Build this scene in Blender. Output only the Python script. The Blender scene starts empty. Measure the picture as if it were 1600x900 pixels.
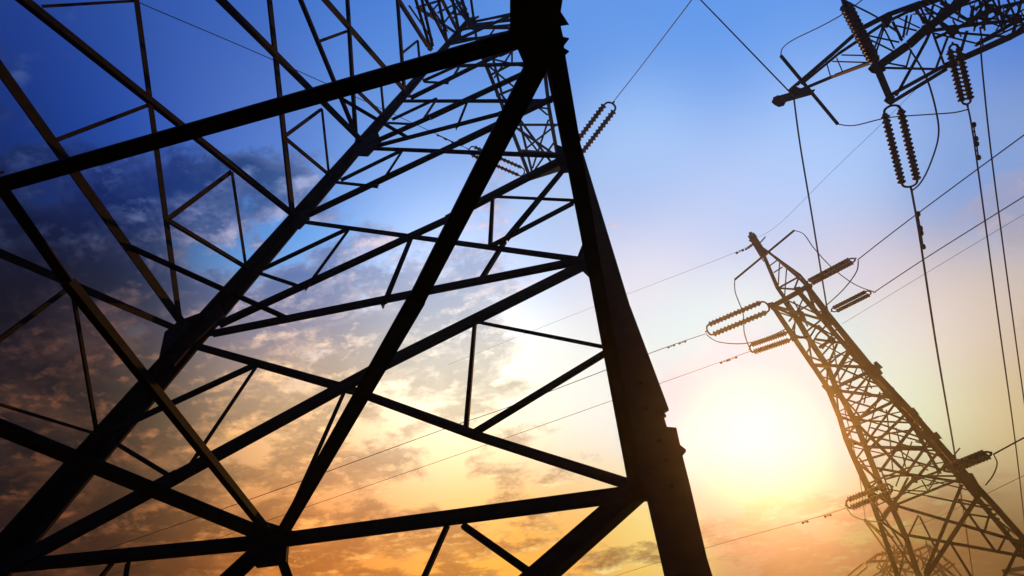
import bpy, bmesh, math, random
from mathutils import Vector, Matrix
random.seed(7)
SC = bpy.context.scene
COL = SC.collection

# ------------------------------------------------------------------ camera
FPX = 787.0201                      # focal length in pixels of a 1600 px wide frame
RW = Matrix(((0.9710679, 0.2367225, 0.0314570),
             (0.1804084, -0.8135239, 0.5528396),
             (0.1564606, -0.5311697, -0.8326937)))      # world -> camera
CAM = Vector((0.0, 0.0, 1.65))
cd = bpy.data.cameras.new('camera')
cam = bpy.data.objects.new('camera', cd)
COL.objects.link(cam)
cd.sensor_width = 36.0
cd.lens = FPX / 1600 * 36
cd.clip_start = 0.02
cd.clip_end = 5000
cam.matrix_world = Matrix.Translation(CAM) @ RW.transposed().to_4x4()
SC.camera = cam
SC.view_settings.view_transform = 'Standard'
SC.view_settings.look = 'None'
SC.view_settings.exposure = 0.0
SC.view_settings.gamma = 1.0
SC.view_settings.use_curve_mapping = False


def ray(px, py):
    return RW.transposed() @ Vector(((px - 800) / FPX, -(py - 450) / FPX, -1.0))


def proj(P):
    q = RW @ (Vector(P) - CAM)
    return Vector((800 + FPX * q.x / -q.z, 450 - FPX * q.y / -q.z)), -q.z


def hit(px, py, n, d0):             # point of the sight line on the plane n.X = d0
    d = ray(px, py)
    return CAM + d * ((d0 - n.dot(CAM)) / n.dot(d))


def at_height(px, py, z):
    return hit(px, py, Vector((0, 0, 1)), z)


# ------------------------------------------------------------------ sun and sky
SUN_DIR = ray(1180, 690).normalized()
SUN_EL = math.asin(SUN_DIR.z)
SUN_AZ = math.atan2(SUN_DIR.x, SUN_DIR.y)
SUN_E, SUN_COL = 5.0, (1.0, 0.42, 0.07)
HAZE_D, HAZE_G, HAZE_TOP = 0.00088, 0.88, 45.5
sl = bpy.data.lights.new('sun', 'SUN')
sl.energy = SUN_E
sl.angle = math.radians(0.5)
sl.color = SUN_COL
so = bpy.data.objects.new('sun', sl)
so.rotation_euler = SUN_DIR.to_track_quat('Z', 'Y').to_euler()
so.location = (0, 0, 80)
COL.objects.link(so)

world = bpy.data.worlds.new('World')
SC.world = world
world.use_nodes = True
nt = world.node_tree
nt.nodes.clear()


def lin(c):
    return tuple(((v / 255) / 12.92 if v / 255 <= 0.04045 else ((v / 255 + 0.055) / 1.055) ** 2.4) for v in c)


def N(t, **k):
    n = nt.nodes.new(t)
    for a, b in k.items():
        setattr(n, a, b)
    return n


def put(sock, v):
    if isinstance(v, bpy.types.NodeSocket):
        nt.links.new(v, sock)
    else:
        sock.default_value = v


def M(op, *a, clamp=False):
    n = N('ShaderNodeMath', operation=op, use_clamp=clamp)
    for i, v in enumerate(a):
        put(n.inputs[i], v)
    return n.outputs[0]


def V(op, *a):
    n = N('ShaderNodeVectorMath', operation=op)
    for i, v in enumerate(a):
        put(n.inputs[i], v)
    return n.outputs['Value'] if op in ('DOT_PRODUCT', 'LENGTH') else n.outputs['Vector']


# each row: a direction of the sky (given by where the photo sees it), the colour of the clear air, of the
# shaded side of a cloud and of its sunlit rim there, and how much of the sky the clouds cover
SKY = [
    ((0, 0), (36, 62, 136), (32, 54, 118), (60, 82, 146), .30),
    ((300, 0), (56, 94, 176), (50, 82, 152), (78, 112, 182), .15),
    ((600, 0), (80, 130, 214), (76, 120, 200), (100, 145, 218), .0),
    ((900, 0), (100, 152, 230), (96, 146, 222), (126, 166, 230), .0),
    ((1200, 0), (102, 156, 234), (96, 146, 226), (126, 166, 232), .0),
    ((1600, 0), (80, 128, 212), (80, 125, 205), (110, 150, 220), .0),
    ((0, 225), (28, 48, 112), (20, 36, 80), (60, 78, 134), .52),
    ((200, 225), (46, 76, 152), (24, 42, 92), (88, 112, 175), .54),
    ((400, 225), (84, 122, 202), (46, 68, 124), (125, 150, 205), .50),
    ((650, 225), (128, 168, 234), (116, 146, 206), (180, 180, 212), .18),
    ((1000, 225), (168, 198, 247), (172, 190, 234), (232, 212, 226), .22),
    ((1300, 225), (172, 200, 248), (170, 196, 240), (200, 214, 246), .0),
    ((1600, 225), (136, 162, 212), (150, 160, 196), (205, 175, 185), .22),
    ((0, 450), (14, 25, 44), (8, 16, 27), (62, 56, 62), .72),
    ((200, 430), (32, 48, 74), (11, 20, 34), (92, 80, 84), .82),
    ((450, 430), (132, 148, 186), (46, 57, 82), (236, 186, 168), .78),
    ((700, 430), (202, 208, 232), (122, 118, 138), (250, 212, 190), .56),
    ((1000, 430), (232, 228, 241), (216, 208, 218), (250, 234, 232), .14),
    ((1300, 430), (226, 218, 228), (220, 205, 210), (240, 220, 220), .0),
    ((1600, 430), (205, 189, 182), (190, 175, 168), (215, 190, 180), .05),
    ((0, 650), (50, 38, 37), (12, 18, 25), (116, 74, 52), .78),
    ((200, 640), (92, 68, 57), (20, 22, 29), (176, 114, 74), .80),
    ((450, 620), (210, 174, 138), (72, 62, 64), (250, 196, 136), .76),
    ((700, 610), (250, 234, 206), (128, 108, 98), (255, 242, 210), .66),
    ((930, 620), (255, 250, 238), (206, 180, 150), (255, 250, 236), .46),
    ((1180, 690), (255, 252, 236), (255, 248, 226), (255, 252, 236), .0),
    ((1180, 580), (255, 249, 236), (255, 246, 228), (255, 250, 238), .0),
    ((1070, 690), (255, 252, 236), (246, 230, 198), (255, 252, 236), .1),
    ((1290, 690), (255, 250, 226), (246, 230, 190), (255, 250, 228), .0),
    ((1170, 800), (254, 234, 166), (196, 146, 80), (255, 242, 186), .52),
    ((1360, 780), (238, 206, 140), (150, 104, 56), (250, 222, 160), .60),
    ((985, 295), (182, 200, 240), (206, 192, 216), (240, 214, 218), .48),
    ((1570, 285), (150, 164, 206), (176, 164, 190), (216, 180, 186), .44),
    ((1110, 630), (255, 252, 236), (250, 240, 215), (255, 252, 238), .0),
    ((1250, 630), (255, 252, 232), (250, 240, 215), (255, 252, 234), .0),
    ((1180, 770), (255, 246, 204), (240, 215, 150), (255, 248, 212), .1),
    ((1090, 540), (252, 246, 238), (244, 232, 222), (252, 246, 238), .0),
    ((1270, 540), (250, 243, 230), (240, 228, 215), (252, 244, 232), .0),
    ((1420, 520), (238, 224, 212), (225, 210, 200), (242, 226, 214), .0),
    ((1150, 330), (196, 209, 246), (190, 200, 236), (222, 214, 236), .05),
    ((860, 330), (182, 204, 244), (170, 184, 224), (226, 206, 220), .22),
    ((920, 885), (244, 184, 94), (150, 100, 56), (255, 218, 140), .5),
    ((1180, 500), (252, 244, 238), (246, 234, 226), (252, 244, 238), .0),
    ((1400, 640), (250, 236, 202), (240, 220, 180), (252, 238, 206), .0),
    ((1600, 650), (214, 187, 142), (204, 172, 130), (220, 194, 150), .0),
    ((0, 880), (44, 27, 20), (26, 17, 15), (88, 54, 36), .66),
    ((250, 850), (134, 84, 50), (36, 26, 25), (176, 112, 64), .78),
    ((500, 850), (198, 124, 64), (70, 46, 38), (240, 170, 92), .74),
    ((750, 850), (238, 172, 88), (110, 70, 46), (255, 214, 138), .68),
    ((1000, 830), (252, 214, 126), (176, 124, 66), (255, 232, 160), .5),
    ((1250, 840), (236, 192, 110), (100, 66, 32), (250, 214, 132), .80),
    ((1450, 870), (150, 102, 52), (50, 32, 20), (196, 140, 68), .86),
    ((1600, 870), (84, 54, 30), (36, 23, 15), (110, 72, 40), .84),
    # the rest of the sky, outside the photo
    (Vector((0, -.55, .8)), (58, 98, 182), (50, 84, 160), (90, 120, 185), .15),
    (Vector((0, -1, .22)), (46, 54, 84), (36, 42, 66), (70, 72, 96), .3),
    (Vector((-1, -.3, .3)), (24, 34, 60), (20, 28, 46), (50, 52, 70), .4),
    (Vector((1, -.3, .3)), (66, 66, 88), (50, 50, 66), (92, 82, 92), .3),
    (Vector((.27, .96, .05)), (80, 50, 26), (60, 38, 22), (110, 70, 40), .4),
    (Vector((-.7, .7, .0)), (58, 36, 26), (44, 28, 22), (80, 50, 34), .4),
    (Vector((.9, .4, .05)), (50, 34, 24), (36, 26, 18), (70, 48, 32), .4),
    (Vector((0, 0, -1)), (12, 10, 9), (12, 10, 9), (12, 10, 9), .0),
]
KF = 3.6


def behind_haze(c, d):
    """The colour the sky must have so that, through the added glow haze in front of it, it looks like c."""
    el = max(d.z, .12)
    tau = HAZE_D * (HAZE_TOP - 1.65) / el
    cs = min(d.dot(SUN_DIR), .996)
    ph = (1 - HAZE_G ** 2) / (4 * math.pi * (1 + HAZE_G ** 2 - 2 * HAZE_G * cs) ** 1.5)
    return tuple(max(v - .95 * tau * ph * SUN_E * k, .2 * v) for v, k in zip(c, SUN_COL))


rows = [((ray(*w) if not isinstance(w, Vector) else w).normalized(), [lin(v) for v in abc], cov) for w, *abc, cov in SKY]
# sharpen the anchors so that their blend passes through the listed colours
near_a = [sorted(math.acos(max(-1, min(1, d.dot(e[0])))) for e in rows)[1:4] for d, _, _ in rows]
KS = [KF / max((a[0] * .5 + a[1] * .3 + a[2] * .2), .12) ** 2 for a in near_a]
kern = [[math.exp(k * (d.dot(e[0]) - 1)) for e, k in zip(rows, KS)] for d, _, _ in rows]
kern = [[v / sum(k) for v in k] for k in kern]
AIR = [(0.0037, 0.0037, -0.0016), (0.0016, 0.0013, -0.0087), (0.0036, 0.0035, -0.0122), (-0.0003, 0.0012, -0.0072), (-0.0018, 0.0019, -0.0116), (0.0018, -0.0039, -0.035), (0.0033, 0.0037, 0.0058), (0.0129, -0.0005, -0.0563), (0.0022, 0.0006, -0.004), (-0.0012, -0.0032, -0.0057), (-0.0065, -0.013, -0.0121), (-0.0061, -0.0127, -0.0175), (-0.0108, -0.0144, -0.0041), (0.0289, 0.01, -0.0017), (0.084, 0.0404, 0.039), (0.0985, -0.1403, -0.3244), (-0.1834, -0.2796, -0.4138), (-0.0119, -0.0103, -0.0132), (-0.0068, -0.0033, -0.0088), (-0.0148, -0.0139, -0.0021), (0.0045, -0.0013, 0.0004), (-0.0136, -0.0071, -0.011), (-0.4392, -0.2933, -0.1639), (-0.566, -0.5123, -0.3735), (-0.0237, -0.0169, -0.013), (0.0, 0.0848, 0.32), (0.0, 0.1688, 0.147), (0.0, 0.0848, 0.1295), (0.0, 0.1377, 0.1769), (0.0284, 0.0994, 0.291), (0.2713, 0.0462, 0.0997), (0.0304, 0.0069, -0.0283), (0.1349, 0.0174, -0.0831), (0.0, 0.0848, 0.2227), (0.0, 0.0848, 0.1989), (0.0, 0.2508, 0.2371), (0.0424, 0.0207, 0.0117), (0.0545, 0.0188, 0.0125), (-0.0223, -0.0166, -0.0179), (-0.0, -0.0043, -0.0113), (-0.002, -0.0047, -0.0097), (-0.0799, -0.0184, 0.0121), (0.0166, 0.0055, -0.0), (0.0178, -0.0135, -0.0022), (-0.0268, -0.0121, 0.0062), (0.0015, 0.0077, 0.0145), (-0.0347, -0.0059, 0.001), (-0.463, -0.1492, -0.019), (-0.4353, -0.1653, 0.0337), (-0.0124, -0.02, 0.0151), (0.516, 0.1969, 0.3262), (0.3471, 0.1892, 0.0917), (0.5182, 0.2843, 0.1059)]
AIR += [(0.0, 0.0, 0.0)] * (len(rows) - len(AIR))       # light the air itself adds in front of each anchor
want = [[tuple(max(x - o, .12 * x) for x, o in zip(behind_haze(v, d), air)) for v in abc] + [(cov,)] for (d, abc, cov), air in zip(rows, AIR)]
have = [list(w) for w in want]
for _ in range(8):
    new = []
    for i, k in enumerate(kern):
        row = []
        for c in range(4):
            got = [sum(kk * have[j][c][ch] for j, kk in enumerate(k)) for ch in range(len(want[i][c]))]
            row.append(tuple(max(h + .6 * (t - g), .1 * t) for h, t, g in zip(have[i][c], want[i][c], got)))
        new.append(row)
    have = new
geo = N('ShaderNodeNewGeometry')
D = V('SCALE', geo.outputs['Incoming'])
D.node.inputs['Scale'].default_value = -1.0
acc_a = acc_b = acc_c = (0.0, 0.0, 0.0)
acc_w = 0.0
acc_v = 0.0
for (d, _, _), (a, b, c, cov), K in zip(rows, have, KS):
    w = M('EXPONENT', M('MULTIPLY_ADD', V('DOT_PRODUCT', D, tuple(d)), K, -K))
    acc_w = M('ADD', w, acc_w)
    acc_v = M('MULTIPLY_ADD', w, cov[0], acc_v)
    acc_a = V('MULTIPLY_ADD', w, a, acc_a)
    acc_b = V('MULTIPLY_ADD', w, b, acc_b)
    acc_c = V('MULTIPLY_ADD', w, c, acc_c)
inv = M('DIVIDE', 1.0, acc_w)


def scaled(v, s):
    o = V('SCALE', v)
    put(o.node.inputs['Scale'], s)
    return o


clear, shade, rim = scaled(acc_a, inv), scaled(acc_b, inv), scaled(acc_c, inv)
cover = M('MULTIPLY', acc_v, inv)
# the cloud layer: a flat ceiling seen in perspective
sep = N('ShaderNodeSeparateXYZ')
put(sep.inputs[0], D)
den = M('ADD', M('MAXIMUM', sep.outputs['Z'], 0.02), 0.10)
cmb = N('ShaderNodeCombineXYZ')
put(cmb.inputs[0], M('DIVIDE', sep.outputs['X'], den))
put(cmb.inputs[1], M('MULTIPLY', M('DIVIDE', sep.outputs['Y'], den), 1.5))
cmb.inputs[2].default_value = 3.7
P = cmb.outputs[0]


def noise(vec, scale, detail, rough, dist=0.0, off=(0, 0, 0)):
    n = N('ShaderNodeTexNoise', noise_dimensions='3D')
    put(n.inputs['Vector'], V('ADD', vec, off))
    n.inputs['Scale'].default_value = scale
    n.inputs['Detail'].default_value = detail
    n.inputs['Roughness'].default_value = rough
    n.inputs['Distortion'].default_value = dist
    return n.outputs[0]


n1 = noise(P, 4.9, 10.0, 0.62, 0.10)
n2 = noise(P, 4.9, 10.0, 0.62, 0.10, (SUN_DIR.x * .035, SUN_DIR.y * .035, 0.0))   # the same field nearer the sun
n3 = noise(P, 1.5, 3.0, 0.5, 0.2, (5.2, 1.3, 0))
field = M('ADD', M('MULTIPLY', n1, 1.6), M('MULTIPLY_ADD', n3, 1.0, -0.80))


def smooth(x, lo, hi):
    n = N('ShaderNodeMapRange', interpolation_type='SMOOTHSTEP')
    put(n.inputs['Value'], x)
    put(n.inputs['From Min'], lo)
    put(n.inputs['From Max'], hi)
    return n.outputs[0]


thr = M('SUBTRACT', 0.85, M('MULTIPLY', cover, 0.75))
alpha = smooth(field, thr, M('ADD', thr, 0.18))
thick = smooth(field, M('ADD', thr, 0.02), M('ADD', thr, 0.34))
toward = M('MULTIPLY_ADD', M('SUBTRACT', n1, n2), 8.0, 0.0, clamp=True)       # thinner towards the sun: lit rim
n4 = smooth(noise(P, 9.0, 6.0, 0.6, 0.1, (2.2, 7.1, 1.0)), .38, .66)           # uneven lighting from clump to clump
lit = M('MULTIPLY', M('ADD', M('MULTIPLY', M('SUBTRACT', 1.0, thick), 0.34), toward, clamp=True), M('MULTIPLY_ADD', n4, .75, .3), clamp=True)


def mix(f, a, b):
    n = N('ShaderNodeMix', data_type='RGBA')
    put(n.inputs[0], f)
    put(n.inputs[6], a)
    put(n.inputs[7], b)
    return n.outputs[2]


cloud = mix(lit, shade, rim)
col = mix(M('MULTIPLY', alpha, 0.97), clear, cloud)
glow = M('EXPONENT', M('MULTIPLY_ADD', V('DOT_PRODUCT', D, tuple(SUN_DIR)), 110.0, -110.0))
col = V('ADD', col, scaled((0.8, 0.9, 1.0), M('MULTIPLY', glow, 0.4)))
bg = N('ShaderNodeBackground')
put(bg.inputs['Color'], col)
bg.inputs['Strength'].default_value = 1.0
sky = N('ShaderNodeTexSky', sky_type='NISHITA')
sky.sun_disc = False
sky.sun_elevation = SUN_EL
sky.sun_rotation = SUN_AZ
bg2 = N('ShaderNodeBackground')
put(bg2.inputs['Color'], sky.outputs[0])
bg2.inputs['Strength'].default_value = 0.0005
add = N('ShaderNodeAddShader')
nt.links.new(bg.outputs[0], add.inputs[0])
nt.links.new(bg2.outputs[0], add.inputs[1])
out = N('ShaderNodeOutputWorld')
nt.links.new(add.outputs[0], out.inputs['Surface'])


# ------------------------------------------------------------------ materials
def material(name, base, rough, metallic=0.0, vary=0.4, scale=8.0, bump=0.15):
    m = bpy.data.materials.new(name)
    m.use_nodes = True
    t = m.node_tree
    b = t.nodes['Principled BSDF']
    tc = t.nodes.new('ShaderNodeTexCoord')
    n = t.nodes.new('ShaderNodeTexNoise')
    n.inputs['Scale'].default_value = scale
    n.inputs['Detail'].default_value = 6
    r = t.nodes.new('ShaderNodeValToRGB')
    r.color_ramp.elements[0].position = 0.35
    r.color_ramp.elements[1].position = 0.7
    r.color_ramp.elements[0].color = tuple(v * (1 - vary) for v in base) + (1,)
    r.color_ramp.elements[1].color = tuple(v * (1 + vary) for v in base) + (1,)
    t.links.new(tc.outputs['Object'], n.inputs['Vector'])
    t.links.new(n.outputs[0], r.inputs[0])
    t.links.new(r.outputs[0], b.inputs['Base Color'])
    b.inputs['Roughness'].default_value = rough
    b.inputs['Metallic'].default_value = metallic
    b.inputs['Specular IOR Level'].default_value = 0.08
    if bump:
        bp = t.nodes.new('ShaderNodeBump')
        bp.inputs['Strength'].default_value = bump
        bp.inputs['Distance'].default_value = 0.01
        t.links.new(n.outputs[0], bp.inputs['Height'])
        t.links.new(bp.outputs[0], b.inputs['Normal'])
    return m


STEEL = material('weathered_steel', (0.009, 0.0085, 0.008), 0.85)
BRONZE = material('brown_glazed_porcelain', (0.055, 0.030, 0.018), 0.45, vary=0.2, bump=0)
ALU = material('dull_aluminium_cable', (0.06, 0.055, 0.05), 0.6, vary=0.15, bump=0)
GRASS = material('dry_grass', (0.035, 0.040, 0.015), 0.95, vary=0.6, scale=0.6, bump=0.6)
CONC = material('concrete', (0.22, 0.20, 0.18), 0.9, scale=5)

# ------------------------------------------------------------------ ground and air
bm = bmesh.new()
bmesh.ops.create_grid(bm, x_segments=90, y_segments=90, size=300)
for v in bm.verts:
    r = math.hypot(v.co.x, v.co.y)
    v.co.z = 0.0 if r < 14 else 0.25 * math.sin(v.co.x * .11) * math.cos(v.co.y * .09) * min(1, (r - 14) / 30)
me = bpy.data.meshes.new('ground')
bm.to_mesh(me)
bm.free()
me.materials.append(GRASS)
ground = bpy.data.objects.new('ground', me)
ground['kind'] = 'structure'
COL.objects.link(ground)

hm = bpy.data.materials.new('sun_glow_haze')  # haze volume added to lay sun glow over the steel, standing for lens glare
hm.use_nodes = True
ht = hm.node_tree
ht.nodes.clear()
pv = ht.nodes.new('ShaderNodeVolumePrincipled')
pv.inputs['Color'].default_value = (0.95, 0.93, 0.90, 1)
pv.inputs['Density'].default_value = HAZE_D
pv.inputs['Anisotropy'].default_value = HAZE_G
ho = ht.nodes.new('ShaderNodeOutputMaterial')
ht.links.new(pv.outputs[0], ho.inputs['Volume'])
bm = bmesh.new()
bmesh.ops.create_cube(bm, size=1.0, matrix=Matrix.Translation((0, 0, HAZE_TOP / 2 - 0.75)) @ Matrix.Diagonal((620, 620, HAZE_TOP + 1.5, 1)))
me = bpy.data.meshes.new('haze')
bm.to_mesh(me)
bm.free()
me.materials.append(hm)
haze = bpy.data.objects.new('haze', me)
haze['kind'] = 'stuff'
COL.objects.link(haze)


# ------------------------------------------------------------------ builders
def link(name, me, parent=None, mat=None):
    o = bpy.data.objects.new(name, me)
    if mat:
        me.materials.append(mat)
    COL.objects.link(o)
    if parent is not None:
        o.parent = parent
    return o


def thing(name, label, cat, loc, group=None):
    o = bpy.data.objects.new(name, None)
    o.empty_display_size = 0.5
    o.location = loc
    o['label'] = label
    o['category'] = cat
    if group:
        o['group'] = group
    COL.objects.link(o)
    return o


LSEC = [(-.5, 0), (.5, 0), (.5, .12), (-.38, .12), (-.38, .85), (-.5, .85)]     # an angle iron


def frame(p, q, n):
    t = (q - p).normalized()
    n = (n - t * n.dot(t))
    if n.length < 1e-4:
        n = t.orthogonal()
    n.normalize()
    return t, t.cross(n), n


def section_bar(bm, p, q, sec):
    """sec: list of world offsets"""
    a = [bm.verts.new(p + o) for o in sec]
    b = [bm.verts.new(q + o) for o in sec]
    k = len(sec)
    for i in range(k):
        bm.faces.new((a[i], a[(i + 1) % k], b[(i + 1) % k], b[i]))
    bm.faces.new(a[::-1])
    bm.faces.new(b)


def bar(tower, name, p, q, wpx=None, n=Vector((0, 1, 0)), w=None, bm=None, sec=LSEC, mat=None):
    """An angle-iron member from p to q, one flange in the plane whose normal is n. wpx: its width in the photo."""
    own = bm is None
    if own:
        bm = bmesh.new()
    p = Vector(p)
    q = Vector(q)
    t, s, n = frame(p, q, n)
    n = n.copy()
    flip = 1 if random.random() < .5 else -1
    sec2 = [(a * flip, b) for a, b in sec]
    shift = 0.0
    if wpx:
        mid = (p + q) / 2
        for tt in (.5, .35, .65, .2, .8, .1, .9):
            mid = p.lerp(q, tt)
            if proj(mid)[1] > .2:
                break
        m0, dep = proj(mid)
        m1, _ = proj(mid + t * 0.05)
        ln = (m1 - m0)
        if ln.length < 1e-6:
            ln = Vector((1, 0))
        ln.normalize()
        pr = Vector((-ln.y, ln.x))
        e = 0.02
        ks = (proj(mid + s * e)[0] - m0).dot(pr) / e
        kn = (proj(mid + n * e)[0] - m0).dot(pr) / e
        vals = [a * ks + b * kn for a, b in sec2]
        ext = max(vals) - min(vals)
        w = max(wpx / max(ext, 1e-3), 0.01)
        w = min(w, wpx * dep / FPX * 1.6)
        # keep the middle of the visible width on the line p-q
        mc = (max(vals) + min(vals)) / 2 * w
        if abs(ks) > abs(kn):
            off = s * (-mc / ks)
        else:
            off = n * (-mc / kn)
        p = p + off
        q = q + off
    jit = random.uniform(-.004, .004)
    base = tower.location if tower is not None else Vector((0, 0, 0))
    offs = [s * (a * w) + n * (b * w + jit) for a, b in sec2]
    section_bar(bm, p - base, q - base, offs)
    if own:
        bmesh.ops.recalc_face_normals(bm, faces=bm.faces)
        me = bpy.data.meshes.new(name)
        bm.to_mesh(me)
        bm.free()
        return link(name, me, tower, mat or STEEL)


def plate(tower, name, pts, n, th, bm=None):
    """A flat steel plate through the points (all on one plane), thickness th along n, with bolt heads."""
    base = tower.location
    bm = bmesh.new()
    n = n.normalized()
    a = [bm.verts.new(p - base - n * th / 2) for p in pts]
    b = [bm.verts.new(p - base + n * th / 2) for p in pts]
    k = len(pts)
    for i in range(k):
        bm.faces.new((a[i], a[(i + 1) % k], b[(i + 1) % k], b[i]))
    bm.faces.new(a[::-1])
    bm.faces.new(b)
    bmesh.ops.recalc_face_normals(bm, faces=bm.faces)
    me = bpy.data.meshes.new(name)
    bm.to_mesh(me)
    bm.free()
    return link(name, me, tower, STEEL)


def spline(pts, sub=8):
    out = []
    n = len(pts)
    if n == 2:
        sub = 2
    for i in range(n - 1):
        p0, p1, p2, p3 = pts[max(i - 1, 0)], pts[i], pts[i + 1], pts[min(i + 2, n - 1)]
        for k in range(sub):
            t = k / sub
            out.append(0.5 * ((2 * p1) + (p2 - p0) * t + (2 * p0 - 5 * p1 + 4 * p2 - p3) * t * t + (3 * p1 - p0 - 3 * p2 + p3) * t ** 3))
    out.append(pts[-1])
    return out


def tube_bm(bm, pts, rad, seg=8, caps=True):
    rings = []
    n = len(pts)
    up = None
    for i, p in enumerate(pts):
        t = (pts[min(i + 1, n - 1)] - pts[max(i - 1, 0)]).normalized()
        if up is None:
            up = t.orthogonal().normalized()
        up = (up - t * up.dot(t)).normalized()
        sd = t.cross(up)
        r = rad[i] if isinstance(rad, (list, tuple)) else rad
        rings.append([bm.verts.new(p + (up * math.cos(a) + sd * math.sin(a)) * r) for a in [2 * math.pi * k / seg for k in range(seg)]])
    for i in range(n - 1):
        for k in range(seg):
            bm.faces.new((rings[i][k], rings[i][(k + 1) % seg], rings[i + 1][(k + 1) % seg], rings[i + 1][k]))
    if caps:
        bm.faces.new(rings[0][::-1])
        bm.faces.new(rings[-1])


def mesh_of(name, bm):
    bmesh.ops.recalc_face_normals(bm, faces=bm.faces)
    me = bpy.data.meshes.new(name)
    bm.to_mesh(me)
    bm.free()
    return me


def rng_pt(px, py, r):              # the point of a sight line at horizontal distance r from the camera
    d = ray(px, py)
    return CAM + d * (r / math.hypot(d.x, d.y))


def damper(parent, p, t, size):
    """A vibration damper clamped under a wire: a short bar with a weight at either end."""
    bm = bmesh.new()
    dn = Vector((0, 0, -1))
    dn = (dn - t * dn.dot(t)).normalized()
    c = p + dn * size * .35
    tube_bm(bm, [p, c], size * .10, 6)
    tube_bm(bm, [c - t * size, c + t * size], size * .07, 6)
    for s in (-1, 1):
        tube_bm(bm, [c + t * s * size * .55, c + t * s * size * .7, c + t * s * size * 1.05, c + t * s * size * 1.15],
                [size * .14, size * .24, size * .24, size * .12], 8)
    return link('vibration_damper', mesh_of('vibration_damper', bm), parent, STEEL)


def cable(name, label, cat, pts, rad, group=None, dampers=(), dsize=.3):
    """pts are world points; a smooth curve goes through them."""
    cv = spline(pts)
    base = cv[0].copy()
    bm = bmesh.new()
    tube_bm(bm, [p - base for p in cv], rad, 6)
    o = link(name, mesh_of(name, bm), None, ALU)
    o.location = base
    o['label'] = label
    o['category'] = cat
    if group:
        o['group'] = group
    for f in dampers:
        i = min(int(f * (len(cv) - 1)), len(cv) - 2)
        ff = f * (len(cv) - 1) - i
        p = cv[i].lerp(cv[i + 1], ff)
        damper(o, p - base, (cv[i + 1] - cv[i]).normalized(), dsize)
    return o


def px_cable(name, label, cat, pxs, r0, r1, wpx, group=None, dampers=(), dsize=.3):
    """A wire whose horizontal distance runs evenly from r0 to r1 along its length in the photo."""
    L = [0.0]
    for a, b in zip(pxs, pxs[1:]):
        L.append(L[-1] + math.dist(a, b))
    pts = []
    for (x, y), l in zip(pxs, L):
        i = l / L[-1]
        pts.append(rng_pt(x, y, 1 / ((1 - i) / r0 + i / r1)))     # even in 1/distance: straight stays straight
    dep = min(proj(p)[1] for p in pts)
    return cable(name, label, cat, pts, max(wpx * dep / FPX / 2, .006), group, dampers, dsize)


def insulators(label, A, B, gapv, n, rd, group=None, fill=.6):
    """Two parallel strings of porcelain discs between two yokes. A: live end, B: tower end, gapv: offset between strings."""
    o = thing('insulator_pair', label, 'insulator', A, group)
    t = (B - A)
    ln = t.length
    t.normalize()
    g = gapv / 2
    e = ln * .10
    for s in (-1, 1):
        p0 = A + t * e + g * s
        bm = bmesh.new()
        pts, rad = [], []
        L = ln - 2 * e
        step = L / n
        core = rd * fill
        for k in range(n):
            z = k * step
            for fz, fr in ((0.05, core), (.20, rd * .90), (.34, rd), (.44, rd * .92), (.60, core), (.95, core)):
                pts.append(p0 - A + t * (z + fz * step))
                rad.append(fr)
        tube_bm(bm, pts, rad, 12)
        link('disc_string', mesh_of('disc_string', bm), o, BRONZE)
    for base, d in ((A, 1), (B, -1)):
        bm = bmesh.new()
        c = base - A
        tip = [c + t * d * e + g * 1.05, c + t * d * e * .55 + g * .8, c + t * d * e * .35, c + t * d * e * .55 - g * .8, c + t * d * e - g * 1.05]
        tube_bm(bm, spline(tip, 4), rd * .30, 6)
        tube_bm(bm, [c, c + t * d * e * .4], rd * .28, 6)
        link('yoke', mesh_of('yoke', bm), o, STEEL)
    return o


# ================================================================== the near pylon
U = 3.0
CU = Vector((0.9660737, -0.1567407, -0.7731717))


def W(x, y, z):                     # pylon units (half width of the body = 1) -> metres
    return CAM + (Vector((x, y, z)) - CU) * U


ZAP = 64.9
NY = Vector((0, 1, 0))
NX = Vector((1, 0, 0))
NZ = Vector((0, 0, 1))
O0 = W(0, 0, 0)
SLN_Y = Vector((0, 1, 1 / ZAP)).normalized()
SLN_X = Vector((-1, 0, 1 / ZAP)).normalized()


def on_ac(px, py):                  # the far face
    return hit(px, py, SLN_Y, SLN_Y.dot(W(0, 1, 0)))


def on_cd(px, py):                  # the left face
    return hit(px, py, SLN_X, SLN_X.dot(W(-1, 0, 0)))


def on_z(px, py, zu=0.0):           # a level of plan bracing
    return at_height(px, py, W(0, 0, zu).z)


ZG = CU.z - CAM.z / U               # ground level in pylon units
near = thing('lattice_pylon', 'huge dark steel pylon in the foreground, seen from between its legs',
             'pylon', (O0.x, O0.y, 0.0), 'steel lattice pylons')
LV = {'g': ZG, '3': 0.0, '2': 1.125, 'm': 2.396, '1': 3.924, '0': 6.3, 'p': 8.8, 'q': 11.2, 't': 13.2}
SG = {'A': (1, 1), 'C': (-1, 1), 'E': (1, -1), 'D': (-1, -1)}


def node(leg, l):
    z = LV[l] if isinstance(l, str) else l
    w = 1 - z / ZAP
    return W(SG[leg][0] * w, SG[leg][1] * w, z)


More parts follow.
